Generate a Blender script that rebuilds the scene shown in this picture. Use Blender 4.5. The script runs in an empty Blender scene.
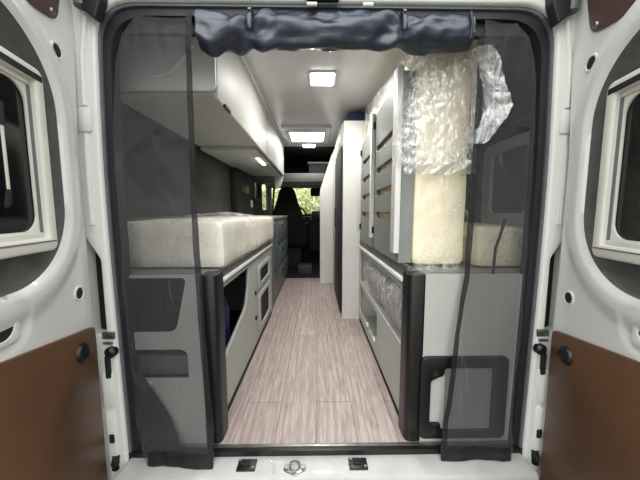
import bpy, bmesh, math, random
from mathutils import Vector, Matrix, noise
random.seed(7)
S = bpy.context.scene
COL = S.collection

# ------------------------------------------------------------------ materials
def lin(c):
    def f(v):
        v /= 255.0
        return v/12.92 if v <= .04045 else ((v+.055)/1.055)**2.4
    return (f(c[0]), f(c[1]), f(c[2]), 1)

def mat(name, rgb, rough=.5, metal=0, var=.0, vscale=8, bump=0, bscale=60, spec=.5, coat=0, stretch=(1, 1, 1)):
    m = bpy.data.materials.new(name); m.use_nodes = True
    nt = m.node_tree; b = nt.nodes['Principled BSDF']
    b.inputs['Base Color'].default_value = lin(rgb)
    b.inputs['Roughness'].default_value = rough
    b.inputs['Metallic'].default_value = metal
    b.inputs['Specular IOR Level'].default_value = spec
    b.inputs['Coat Weight'].default_value = coat
    b.inputs['Coat Roughness'].default_value = .08
    tc = nt.nodes.new('ShaderNodeTexCoord'); mp = nt.nodes.new('ShaderNodeMapping')
    mp.inputs['Scale'].default_value = stretch
    nt.links.new(tc.outputs['Object'], mp.inputs[0])
    if var:
        n = nt.nodes.new('ShaderNodeTexNoise'); n.inputs['Scale'].default_value = vscale; n.inputs['Detail'].default_value = 5
        r = nt.nodes.new('ShaderNodeValToRGB')
        lo = lin([max(0, c*(1-var)) for c in rgb]); hi = lin([min(255, c*(1+var)) for c in rgb])
        r.color_ramp.elements[0].position = .3; r.color_ramp.elements[1].position = .7
        r.color_ramp.elements[0].color = lo; r.color_ramp.elements[1].color = hi
        nt.links.new(mp.outputs[0], n.inputs['Vector']); nt.links.new(n.outputs['Fac'], r.inputs[0])
        nt.links.new(r.outputs[0], b.inputs['Base Color'])
    if bump:
        n2 = nt.nodes.new('ShaderNodeTexNoise'); n2.inputs['Scale'].default_value = bscale; n2.inputs['Detail'].default_value = 4
        bp = nt.nodes.new('ShaderNodeBump'); bp.inputs['Strength'].default_value = bump; bp.inputs['Distance'].default_value = .01
        nt.links.new(mp.outputs[0], n2.inputs['Vector']); nt.links.new(n2.outputs['Fac'], bp.inputs['Height'])
        nt.links.new(bp.outputs[0], b.inputs['Normal'])
    return m

def emis(name, rgb, strength):
    m = bpy.data.materials.new(name); m.use_nodes = True; nt = m.node_tree
    b = nt.nodes['Principled BSDF']
    b.inputs['Base Color'].default_value = lin(rgb)
    b.inputs['Emission Color'].default_value = lin(rgb); b.inputs['Emission Strength'].default_value = strength
    return m

def see_through(name, rgb, opacity, rough=.5, spec=.4, tint=(255, 255, 255), wrinkle=0, wscale=14, crease=0.0, sheen=0, stretch=(1, 1, 1)):
    """thin translucent sheet: transparent film mixed with a lit surface; creases are whiter"""
    m = bpy.data.materials.new(name); m.use_nodes = True; nt = m.node_tree
    b = nt.nodes['Principled BSDF']; out = nt.nodes['Material Output']
    b.inputs['Base Color'].default_value = lin(rgb); b.inputs['Roughness'].default_value = rough
    b.inputs['Specular IOR Level'].default_value = spec
    b.inputs['Sheen Weight'].default_value = sheen
    t = nt.nodes.new('ShaderNodeBsdfTransparent'); t.inputs[0].default_value = lin(tint)
    mx = nt.nodes.new('ShaderNodeMixShader'); mx.inputs[0].default_value = opacity
    nt.links.new(t.outputs[0], mx.inputs[1]); nt.links.new(b.outputs[0], mx.inputs[2]); nt.links.new(mx.outputs[0], out.inputs[0])
    if wrinkle or crease:
        tc = nt.nodes.new('ShaderNodeTexCoord'); mp = nt.nodes.new('ShaderNodeMapping'); mp.inputs['Scale'].default_value = stretch
        nt.links.new(tc.outputs['Object'], mp.inputs[0])
        n = nt.nodes.new('ShaderNodeTexNoise'); n.inputs['Scale'].default_value = wscale; n.inputs['Detail'].default_value = 4
        n.inputs['Distortion'].default_value = .5
        nt.links.new(mp.outputs[0], n.inputs['Vector'])
        ab = nt.nodes.new('ShaderNodeMath'); ab.operation = 'SUBTRACT'; ab.inputs[1].default_value = .5
        a2 = nt.nodes.new('ShaderNodeMath'); a2.operation = 'ABSOLUTE'
        nt.links.new(n.outputs['Fac'], ab.inputs[0]); nt.links.new(ab.outputs[0], a2.inputs[0])
        mr = nt.nodes.new('ShaderNodeMapRange'); mr.inputs['From Min'].default_value = 0; mr.inputs['From Max'].default_value = .055
        mr.inputs['To Min'].default_value = 1; mr.inputs['To Max'].default_value = 0
        nt.links.new(a2.outputs[0], mr.inputs[0])
        if wrinkle:
            bp = nt.nodes.new('ShaderNodeBump'); bp.inputs['Strength'].default_value = wrinkle; bp.inputs['Distance'].default_value = .012
            nt.links.new(mr.outputs[0], bp.inputs['Height']); nt.links.new(bp.outputs[0], b.inputs['Normal'])
        if crease:
            ma = nt.nodes.new('ShaderNodeMath'); ma.operation = 'MULTIPLY_ADD'; ma.use_clamp = True
            ma.inputs[1].default_value = crease; ma.inputs[2].default_value = opacity
            nt.links.new(mr.outputs[0], ma.inputs[0]); nt.links.new(ma.outputs[0], mx.inputs[0])
    return m

def film(name, haze, crease, gloss, scale, stretch=(1, 1, 1), bump=.8, rgb=(250, 250, 247)):
    """clear crumpled plastic: transparent, hazy white along its creases, glossy over all"""
    m = bpy.data.materials.new(name); m.use_nodes = True; nt = m.node_tree; N = nt.nodes.new; L = nt.links.new
    nt.nodes.remove(nt.nodes['Principled BSDF']); out = nt.nodes['Material Output']
    tc = N('ShaderNodeTexCoord'); mp = N('ShaderNodeMapping'); mp.inputs['Scale'].default_value = stretch
    L(tc.outputs['Object'], mp.inputs[0])
    n = N('ShaderNodeTexNoise'); n.inputs['Scale'].default_value = scale; n.inputs['Detail'].default_value = 5; n.inputs['Distortion'].default_value = .5
    L(mp.outputs[0], n.inputs['Vector'])
    ab = N('ShaderNodeMath'); ab.operation = 'SUBTRACT'; ab.inputs[1].default_value = .5; L(n.outputs['Fac'], ab.inputs[0])
    a2 = N('ShaderNodeMath'); a2.operation = 'ABSOLUTE'; L(ab.outputs[0], a2.inputs[0])
    mr = N('ShaderNodeMapRange'); mr.inputs['From Max'].default_value = .06; mr.inputs['To Min'].default_value = 1; mr.inputs['To Max'].default_value = 0; L(a2.outputs[0], mr.inputs[0])
    n2 = N('ShaderNodeTexNoise'); n2.inputs['Scale'].default_value = 6; n2.inputs['Detail'].default_value = 3; L(tc.outputs['Object'], n2.inputs['Vector'])
    r2 = N('ShaderNodeMapRange'); r2.inputs['From Min'].default_value = .38; r2.inputs['From Max'].default_value = .62; L(n2.outputs['Fac'], r2.inputs[0])
    ml = N('ShaderNodeMath'); ml.operation = 'MULTIPLY'; L(mr.outputs[0], ml.inputs[0]); L(r2.outputs[0], ml.inputs[1])
    fa = N('ShaderNodeMath'); fa.operation = 'MULTIPLY_ADD'; fa.use_clamp = True; fa.inputs[1].default_value = crease; fa.inputs[2].default_value = haze; L(ml.outputs[0], fa.inputs[0])
    bp = N('ShaderNodeBump'); bp.inputs['Strength'].default_value = bump; bp.inputs['Distance'].default_value = .01; L(n.outputs['Fac'], bp.inputs['Height'])
    tr = N('ShaderNodeBsdfTransparent'); di = N('ShaderNodeBsdfDiffuse'); tl = N('ShaderNodeBsdfTranslucent'); gl = N('ShaderNodeBsdfGlossy')
    di.inputs[0].default_value = lin(rgb); tl.inputs[0].default_value = lin(rgb); gl.inputs['Roughness'].default_value = .2
    L(bp.outputs[0], gl.inputs['Normal'])
    wh = N('ShaderNodeMixShader'); wh.inputs[0].default_value = .4; L(di.outputs[0], wh.inputs[1]); L(tl.outputs[0], wh.inputs[2])
    m1 = N('ShaderNodeMixShader'); L(fa.outputs[0], m1.inputs[0]); L(tr.outputs[0], m1.inputs[1]); L(wh.outputs[0], m1.inputs[2])
    m2 = N('ShaderNodeMixShader'); m2.inputs[0].default_value = gloss; L(m1.outputs[0], m2.inputs[1]); L(gl.outputs[0], m2.inputs[2])
    L(m2.outputs[0], out.inputs[0])
    return m

def floor_mat():
    m = bpy.data.materials.new('oak_vinyl_planks'); m.use_nodes = True; nt = m.node_tree; L = nt.links.new
    b = nt.nodes['Principled BSDF']
    tc = nt.nodes.new('ShaderNodeTexCoord')
    mp = nt.nodes.new('ShaderNodeMapping'); mp.inputs['Rotation'].default_value = (0, 0, math.radians(90))
    mp.inputs['Location'].default_value = (-.646, 0, 0)
    L(tc.outputs['Object'], mp.inputs[0])
    br = nt.nodes.new('ShaderNodeTexBrick'); br.offset = .55; br.offset_frequency = 2
    br.inputs['Scale'].default_value = 1; br.inputs['Brick Width'].default_value = 1.6; br.inputs['Row Height'].default_value = .164
    br.inputs['Mortar Size'].default_value = .0018; br.inputs['Mortar Smooth'].default_value = .3
    br.inputs['Color1'].default_value = lin((186, 173, 167)); br.inputs['Color2'].default_value = lin((172, 159, 153))
    br.inputs['Mortar'].default_value = lin((122, 106, 102))
    L(mp.outputs[0], br.inputs['Vector'])
    m2 = nt.nodes.new('ShaderNodeMapping'); m2.inputs['Scale'].default_value = (60, 4.5, 1)
    L(tc.outputs['Object'], m2.inputs[0])
    n = nt.nodes.new('ShaderNodeTexNoise'); n.inputs['Scale'].default_value = 1.4; n.inputs['Detail'].default_value = 7; n.inputs['Distortion'].default_value = 1.2
    L(m2.outputs[0], n.inputs['Vector'])
    r = nt.nodes.new('ShaderNodeValToRGB'); r.color_ramp.elements[0].position = .36; r.color_ramp.elements[1].position = .62
    r.color_ramp.elements[0].color = lin((216, 210, 208)); r.color_ramp.elements[1].color = (1, 1, 1, 1)
    L(n.outputs['Fac'], r.inputs[0])
    w = nt.nodes.new('ShaderNodeTexWave'); w.inputs['Scale'].default_value = 9; w.inputs['Distortion'].default_value = 14; w.inputs['Detail'].default_value = 2
    w.inputs['Detail Scale'].default_value = .6
    m3 = nt.nodes.new('ShaderNodeMapping'); m3.inputs['Scale'].default_value = (1, .09, 1); L(tc.outputs['Object'], m3.inputs[0]); L(m3.outputs[0], w.inputs['Vector'])
    r2 = nt.nodes.new('ShaderNodeValToRGB'); r2.color_ramp.elements[0].color = lin((236, 230, 228)); r2.color_ramp.elements[1].position = .5
    L(w.outputs['Fac'], r2.inputs[0])
    x = nt.nodes.new('ShaderNodeMixRGB'); x.blend_type = 'MULTIPLY'; x.inputs[0].default_value = 1
    y = nt.nodes.new('ShaderNodeMixRGB'); y.blend_type = 'MULTIPLY'; y.inputs[0].default_value = .9
    L(br.outputs['Color'], x.inputs[1]); L(r.outputs[0], x.inputs[2]); L(x.outputs[0], y.inputs[1]); L(r2.outputs[0], y.inputs[2])
    L(y.outputs[0], b.inputs['Base Color'])
    b.inputs['Roughness'].default_value = .5
    bp = nt.nodes.new('ShaderNodeBump'); bp.inputs['Strength'].default_value = .12; L(n.outputs['Fac'], bp.inputs['Height']); L(bp.outputs[0], b.inputs['Normal'])
    return m

M = dict(
    white=mat('white_body_paint', (217, 217, 211), .32, coat=.35, var=.015, vscale=3),
    sill=mat('white_sill_paint', (188, 188, 184), .4, var=.04, vscale=12, coat=.2),
    recess=mat('grey_recess_lining', (108, 106, 102), .8, var=.06, vscale=30, bump=.2, bscale=150),
    brown=mat('brown_hardboard', (94, 64, 41), .42, var=.12, vscale=4, bump=.08, bscale=90),
    maroon=mat('dark_brown_hardboard', (86, 62, 58), .4, var=.1, vscale=5),
    black=mat('black_plastic', (14, 14, 15), .38, var=.08, vscale=20),
    dull=mat('matt_black', (17, 17, 18), .75, var=.1, vscale=20),
    rubber=mat('black_rubber', (27, 29, 33), .55, var=.1, vscale=25),
    seal=mat('grey_rubber_lip', (92, 97, 98), .55, var=.06, vscale=20),
    cream=mat('cream_plastic', (214, 212, 200), .35, var=.02, vscale=6),
    cab=mat('light_grey_laminate', (168, 170, 164), .55, var=.02, vscale=5),
    cabw=mat('white_laminate', (216, 216, 212), .5, var=.015, vscale=5),
    greyboard=mat('grey_green_board', (124, 128, 122), .5, var=.03, vscale=8),
    darkboard=mat('dark_grey_rail', (92, 94, 91), .5, var=.03),
    blue_grey=mat('dark_grey_laminate', (96, 104, 106), .38, var=.03, vscale=6),
    flap=mat('pale_grey_laminate', (190, 191, 187), .5, var=.015, vscale=5),
    rail=mat('white_aluminium', (232, 232, 230), .3, var=.01),
    felt=mat('dark_grey_felt', (64, 63, 62), .95, var=.1, vscale=40, bump=.3, bscale=300, spec=.1),
    ceil=mat('light_grey_ceiling', (206, 206, 208), .22, var=.03, vscale=2.5),
    headliner=mat('cab_headliner', (70, 72, 76), .9, var=.06, vscale=30),
    wood=mat('beech_batten', (206, 176, 140), .55, var=.12, vscale=9, stretch=(6, 1, 6)),
    foam=mat('cream_mattress_cover', (246, 234, 204), .85, var=.05, vscale=7, bump=.25, bscale=28, spec=.15),
    foam2=mat('pale_mattress_cover', (224, 219, 206), .85, var=.04, vscale=7, bump=.25, bscale=28, spec=.15),
    knit=mat('grey_striped_cloth', (146, 143, 147), .9, var=.35, vscale=14, stretch=(1, 5, 1), bump=.3, bscale=60),
    navy=mat('navy_plastic', (24, 32, 66), .5, var=.1),
    steel=mat('zinc_steel', (150, 150, 146), .38, metal=1, var=.1, vscale=30),
    seat=mat('black_seat_fabric', (22, 21, 22), .9, var=.15, vscale=30, spec=.2),
    teal=mat('dull_blue_plastic', (32, 48, 58), .6, var=.1),
    roll=mat('dark_blue_grey_nylon', (40, 47, 62), .33, var=.12, vscale=10, bump=.25, bscale=26, spec=.6),
    led=emis('led_panel', (255, 255, 255), 14),
    sky_panel=emis('skylight_panel', (255, 252, 244), 5),
    strip=emis('led_strip', (255, 250, 240), 9),
    planks=floor_mat(),
    net=see_through('insect_mesh', (66, 66, 69), .43, .6, .3, sheen=.3, wrinkle=.6, wscale=5, stretch=(1.3, 1, .45)),
    net2=see_through('insect_mesh_band', (24, 24, 25), .88, .6, .3, wrinkle=.3, wscale=30),
    film=film('clear_plastic_film', .03, .35, .07, 14, (1.4, 1, .8), .6),
    film2=film('crumpled_plastic_film', .05, .4, .08, 20, (1.6, 1.6, .6)),
    film3=film('dense_crumpled_film', .18, .75, .16, 22, (1.7, 1.7, .55), 1),
    filmd=film('clear_film_on_bundle', .14, .8, .18, 20, (1, 1, 1), 1),
    socket=mat('grey_socket_plate', (92, 92, 94), .5, var=.05),
    acrylic=see_through('smoked_acrylic', (10, 11, 14), .8, .06, .6, tint=(90, 100, 110)),
    glass=see_through('clear_glass', (225, 235, 232), .06, .05, .5),
    smoke=see_through('tinted_glass', (30, 34, 32), .35, .05, .5, tint=(170, 180, 170)),
    asphalt=mat('asphalt', (110, 108, 104), .9, var=.15, vscale=30, bump=.3, bscale=200),
    leaf=mat('hedge_leaf', (190, 202, 138), .55, var=.3, vscale=1.6),
    stem=mat('hedge_stem', (84, 66, 44), .9, var=.2),
)

# ------------------------------------------------------------------ helpers
def new_bm(): return bmesh.new()

def box(bm, x0, x1, y0, y1, z0, z1, bev=0, seg=2):
    t = bmesh.new()
    r = bmesh.ops.create_cube(t, size=1)
    for v in t.verts:
        v.co = Vector(((x0+x1)/2+v.co.x*(x1-x0), (y0+y1)/2+v.co.y*(y1-y0), (z0+z1)/2+v.co.z*(z1-z0)))
    if bev:
        bmesh.ops.bevel(t, geom=list(t.edges), offset=bev, segments=seg, affect='EDGES', profile=.5)
    me = bpy.data.meshes.new('t'); t.to_mesh(me); t.free(); bm.from_mesh(me); bpy.data.meshes.remove(me)
    return bm

def B(*a, **k): return box(new_bm(), *a, **k)

def tube(bm, pts, r, n=10, caps=True):
    pts = [Vector(p) for p in pts]; rs = r if isinstance(r, (list, tuple)) else [r]*len(pts)
    rings = []; up = Vector((0, 0, 1))
    for i, p in enumerate(pts):
        d = (pts[min(i+1, len(pts)-1)]-pts[max(i-1, 0)]).normalized()
        ref = up if abs(d.z) < .95 else Vector((1, 0, 0))
        a = d.cross(ref).normalized(); b = a.cross(d).normalized()
        rings.append([bm.verts.new(p+(a*math.cos(2*math.pi*k/n)+b*math.sin(2*math.pi*k/n))*rs[i]) for k in range(n)])
    for i in range(len(rings)-1):
        for k in range(n):
            bm.faces.new((rings[i][k], rings[i][(k+1) % n], rings[i+1][(k+1) % n], rings[i+1][k]))
    if caps:
        bm.faces.new(rings[0][::-1]); bm.faces.new(rings[-1])
    return bm

def T(pts, r, n=10): return tube(new_bm(), pts, r, n)

def rrect(x0, x1, y0, y1, r, n=6):
    o = []
    for cx, cy, a0 in ((x1-r, y1-r, 0), (x0+r, y1-r, 90), (x0+r, y0+r, 180), (x1-r, y0+r, 270)):
        for k in range(n+1):
            a = math.radians(a0+90*k/n); o.append((cx+r*math.cos(a), cy+r*math.sin(a)))
    return o

def roundpoly(pts, r, n=5):
    """round every corner of a polygon; r may be one number or one per corner"""
    o = []; N = len(pts)
    for i in range(N):
        p = Vector(pts[i]); a = Vector(pts[i-1]); b = Vector(pts[(i+1) % N]); rr = r[i] if isinstance(r, (list, tuple)) else r
        if rr <= 0: o.append(tuple(p)); continue
        u = (a-p); v = (b-p); rr = min(rr, u.length*.45, v.length*.45)
        p0 = p+u.normalized()*rr; p1 = p+v.normalized()*rr
        for k in range(n+1):
            t = k/n; q = p0*(1-t)**2+p*2*t*(1-t)+p1*t*t; o.append((q.x, q.y))
    return o

def ell(cx, cy, rx, ry, n=24): return [(cx+rx*math.cos(2*math.pi*k/n), cy+ry*math.sin(2*math.pi*k/n)) for k in range(n)]

AX = {'XZ': lambda o: Matrix(((1, 0, 0, 0), (0, 0, -1, o), (0, 1, 0, 0), (0, 0, 0, 1))),     # (a,b,h) -> x=a, y=o-h, z=b
      'YZ': lambda o: Matrix(((0, 0, 1, o), (1, 0, 0, 0), (0, 1, 0, 0), (0, 0, 0, 1))),      # x=o+h, y=a, z=b
      'XY': lambda o: Matrix(((1, 0, 0, 0), (0, 1, 0, 0), (0, 0, 1, o), (0, 0, 0, 1)))}

def plate(outer, holes, th, plane, off, bev=0):
    """flat sheet with an outline and holes, thickness th, centred on the plane"""
    cu = bpy.data.curves.new('t', 'CURVE'); cu.dimensions = '2D'; cu.fill_mode = 'BOTH'
    cu.extrude = max(th/2-bev, .0005); cu.bevel_depth = bev; cu.bevel_resolution = 2
    if bev: cu.offset = -bev
    for loop in [outer]+list(holes):
        sp = cu.splines.new('POLY'); sp.points.add(len(loop)-1)
        for i, p in enumerate(loop): sp.points[i].co = (p[0], p[1], 0, 1)
        sp.use_cyclic_u = True
    ob = bpy.data.objects.new('t', cu); COL.objects.link(ob)
    dg = bpy.context.evaluated_depsgraph_get(); dg.update()
    me = bpy.data.meshes.new_from_object(ob.evaluated_get(dg))
    bpy.data.objects.remove(ob); bpy.data.curves.remove(cu)
    bm = bmesh.new(); bm.from_mesh(me); bpy.data.meshes.remove(me)
    bmesh.ops.remove_doubles(bm, verts=bm.verts, dist=.00005)
    bm.transform(AX[plane](off))
    return bm

def puffy(x0, x1, y0, y1, z0, z1, r, cell=.03, amp=0, freq=6, seed=0, amp2=0, freq2=25):
    """soft rounded block with uneven faces"""
    bm = bmesh.new()
    nx, ny, nz = [max(2, int(round((b-a)/cell))) for a, b in ((x0, x1), (y0, y1), (z0, z1))]
    vs = {}
    def V(i, j, k):
        if (i, j, k) not in vs:
            p = Vector((x0+(x1-x0)*i/nx, y0+(y1-y0)*j/ny, z0+(z1-z0)*k/nz))
            q = Vector((min(max(p.x, x0+r), x1-r), min(max(p.y, y0+r), y1-r), min(max(p.z, z0+r), z1-r)))
            d = p-q
            n = d.normalized() if d.length > 1e-6 else Vector((0, 0, 0))
            p = q+n*r
            so = Vector((seed*3.1, seed*1.7, seed))
            p += n*(amp*noise.noise(p*freq+so)+amp2*(1-2*abs(noise.noise(p*freq2+so*2))))
            p.z = max(p.z, z0)
            vs[(i, j, k)] = bm.verts.new(p)
        return vs[(i, j, k)]
    for i in range(nx):
        for j in range(ny):
            for k, f in ((0, 1), (nz, 0)):
                q = [V(i, j, k), V(i+1, j, k), V(i+1, j+1, k), V(i, j+1, k)]; bm.faces.new(q[::-1] if f else q)
    for i in range(nx):
        for k in range(nz):
            for j, f in ((0, 0), (ny, 1)):
                q = [V(i, j, k), V(i+1, j, k), V(i+1, j, k+1), V(i, j, k+1)]; bm.faces.new(q[::-1] if f else q)
    for j in range(ny):
        for k in range(nz):
            for i, f in ((0, 1), (nx, 0)):
                q = [V(i, j, k), V(i, j+1, k), V(i, j+1, k+1), V(i, j, k+1)]; bm.faces.new(q[::-1] if f else q)
    return bm

def sheet(f, nu, nv):
    """grid surface from f(s,t), s and t in 0..1"""
    bm = bmesh.new(); g = [[bm.verts.new(f(i/nu, j/nv)) for j in range(nv+1)] for i in range(nu+1)]
    for i in range(nu):
        for j in range(nv): bm.faces.new((g[i][j], g[i+1][j], g[i+1][j+1], g[i][j+1]))
    return bm

def obj(name, bm, m, parent=None, smooth=True, ang=40, local=False, solid=0):
    bmesh.ops.recalc_face_normals(bm, faces=bm.faces)
    me = bpy.data.meshes.new(name)
    if parent is not None and not local:
        bpy.context.view_layer.update()
        bm.transform(parent.matrix_world.inverted())
    if smooth:
        for f in bm.faces: f.smooth = True
        for e in bm.edges:
            if len(e.link_faces) == 2 and e.calc_face_angle(0) > math.radians(ang): e.smooth = False
    bm.to_mesh(me); bm.free()
    o = bpy.data.objects.new(name, me); COL.objects.link(o)
    for mm in (m if isinstance(m, list) else [m]): me.materials.append(mm)
    if parent is not None: o.parent = parent
    if solid:
        md = o.modifiers.new('thickness', 'SOLIDIFY'); md.thickness = solid
    return o

def thing(name, label, cat, loc=(0, 0, 0), rz=0, group=None):
    o = bpy.data.objects.new(name, None); COL.objects.link(o); o.empty_display_size = .05
    o.location = loc; o.rotation_euler = (0, 0, rz); o['label'] = label; o['category'] = cat
    if group: o['group'] = group
    bpy.context.view_layer.update()
    return o

def tag(o, label, cat, group=None):
    o['label'] = label; o['category'] = cat
    if group: o['group'] = group
    return o

def struct(name, bm, m, parent=None, **k):
    o = obj(name, bm, m, parent, **k)
    if parent is None: o['kind'] = 'structure'
    return o

CX = .043                      # middle of the van
def lerp(t, a): # piecewise linear
    if t <= a[0][0]: return a[0][1]
    for (x0, y0), (x1, y1) in zip(a, a[1:]):
        if t <= x1: return y0+(y1-y0)*(t-x0)/(x1-x0)
    return a[-1][1]

# ------------------------------------------------------------------ the setting
struct('ground', B(-9, 10, -8, 12, -.72, -.66), M['asphalt'])
struct('floor', B(-.84, .92, -.018, 4.2, -.05, 0), M['planks'], smooth=False)
struct('ceiling', B(-.84, .92, .02, 2.62, 1.745, 1.80), M['ceil'], smooth=False)
# side walls, with the window openings cut out
struct('wall_left', plate([(0, -.3), (4.3, -.3), (4.3, 1.82), (0, 1.82)], [rrect(2.72, 3.18, 1.08, 1.42, .05), rrect(3.35, 3.95, .95, 1.4, .08)], .05, 'YZ', -.865), M['felt'], smooth=False)
struct('wall_right', plate([(0, -.3), (4.3, -.3), (4.3, 1.82), (0, 1.82)], [rrect(3.35, 3.95, .95, 1.4, .08)], .05, 'YZ', .945), M['felt'], smooth=False)
w = struct('window_2', plate(rrect(2.70, 3.20, 1.06, 1.44, .06), [rrect(2.74, 3.16, 1.10, 1.40, .04)], .03, 'YZ', -.835), M['dull'])
obj('pane', B(-.868, -.862, 2.71, 3.19, 1.07, 1.43), M['smoke'], w)
w = struct('window_3', plate(rrect(.10, .47, .84, 1.24, .04), [rrect(.16, .41, .90, 1.19, .03)], .035, 'YZ', .902), M['cab'])
obj('blind', B(.902, .912, .15, .42, .89, 1.20), M['blue_grey'], w)
# cab end
struct('wall_front', B(-.86, .94, 4.10, 4.16, -.3, .86), M['dull'])
struct('floor_cab', B(-.82, .90, 2.75, 4.1, .0, .012), M['dull'])
w = struct('window_1', plate([(-.82, .84), (.90, .84), (.86, 1.40), (-.78, 1.40)], [roundpoly([(-.79, .88), (.87, .88), (.83, 1.36), (-.75, 1.36)], .05)], .05, 'XZ', 4.12), M['dull'])
obj('pane', plate([(-.80, .86), (.88, .86), (.84, 1.38), (-.76, 1.38)], [], .006, 'XZ', 4.12), M['glass'], w)
struct('ceiling_cab', B(-.84, .92, 2.95, 4.2, 1.36, 1.40), M['headliner'])
struct('trim_beam', B(-.82, .90, 2.66, 2.98, 1.30, 1.42, bev=.02), M['darkboard'])
struct('ceiling_recess', B(-.84, .92, 2.62, 3.7, 1.72, 1.80), M['dull'])
struct('wall_recess', B(-.84, .92, 3.66, 3.72, 1.38, 1.75), M['dull'])

# rear body frame around the door opening
def opening(inset=0, r=.125):
    hw = .764-inset; bw = .748-inset; tw = .748-inset; z0 = -.10+inset*.5; z1 = 1.575-inset
    return roundpoly([(CX-bw, z0), (CX+bw, z0), (CX+hw, .8), (CX+hw, 1.12), (CX+tw, z1), (CX-tw, z1), (CX-hw, 1.12), (CX-hw, .8)],
                     [.04, .04, .2, .2, r, r, .2, .2], 8)
struct('wall_rear', plate([(CX-.90, -.32), (CX+.90, -.32), (CX+.90, 1.2), (CX+.84, 1.84), (CX-.84, 1.84), (CX-.90, 1.2)],
                          [opening(), roundpoly([(CX-.84, .47), (CX-.79, .47), (CX-.791, .74), (CX-.84, .82)], .012), roundpoly([(CX+.84, .47), (CX+.79, .47), (CX+.791, .74), (CX+.84, .82)], .012)],
                          .06, 'XZ', -.02, bev=.010), M['white'])
for s, nm in ((-1, 'slot_shade_left'), (1, 'slot_shade_right')):
    struct(nm, B(*sorted((CX+s*.86, CX+s*.80)), .015, .03, .44, .86), M['dull'])  # matt black backing stands in for the shade inside the pillar slots
# pressed ridges on the two pillars
for s, nm in ((-1, 'trim_5'), (1, 'trim_6')):
    bm = new_bm()
    tube(bm, [(CX+s*.803, -.048, .86), (CX+s*.803, -.050, 1.0), (CX+s*.800, -.050, 1.16)], .009, 8)
    tube(bm, [(CX+s*.799, -.048, 1.25), (CX+s*.792, -.050, 1.4), (CX+s*.775, -.05, 1.52)], .010, 8)
    box(bm, *sorted((CX+s*.825, CX+s*.778)), -.058, -.045, 1.165, 1.245, bev=.007)
    box(bm, *sorted((CX+s*.815, CX+s*.775)), -.058, -.045, .20, .33, bev=.006)
    box(bm, *sorted((CX+s*.81, CX+s*.778)), -.058, -.045, -.02, .18, bev=.006)
    struct(nm, bm, M['white'])
def ring(outer, inner, y0, y1):
    bm = bmesh.new(); n = len(outer)
    R = [[bm.verts.new((p[0], y, p[1])) for p in L] for L, y in ((outer, y0), (outer, y1), (inner, y1), (inner, y0))]
    for a in range(4):
        for i in range(n):
            bm.faces.new((R[a][i], R[a][(i+1) % n], R[(a+1) % 4][(i+1) % n], R[(a+1) % 4][i]))
    return bm
struct('trim_1', ring(opening(-.002), opening(.009), -.036, .0), M['seal'], ang=60)
struct('trim_2', ring(opening(.006), opening(.034), -.028, .012), M['rubber'], ang=60)
# inner reveal behind the seal, closing the gap to the walls
struct('trim_7', ring([(CX-.9+.0, -.3), (CX+.9, -.3), (CX+.9, 1.83), (CX-.9, 1.83)], [(CX-.80, -.05), (CX+.80, -.05), (CX+.80, 1.74), (CX-.80, 1.74)], -.005, .02), M['dull'])
# door sill and the black edge of the floor
struct('trim_8', B(CX-.747, CX+.747, -.127, .004, -.16, -.02, bev=.010), M['sill'])
bm = new_bm()
tube(bm, [(-.18, -.05, -.021), (-.16, -.07, -.020), (-.15, -.11, -.020)], .005, 6); tube(bm, [(.075, -.05, -.021), (.09, -.08, -.020), (.12, -.09, -.020)], .005, 6)
struct('trim_9', bm, M['sill'])
struct('trim_10', B(-.715, .80, -.038, -.0185, -.05, .001, bev=.002), M['black'])
struct('trim_11', B(-.715, .80, -.0183, -.006, .0, .003, bev=.001), M['steel'])
struct('trim_12', B(CX-.95, CX+.95, -.34, -.115, -.45, -.13, bev=.03), M['dull'])

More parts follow.
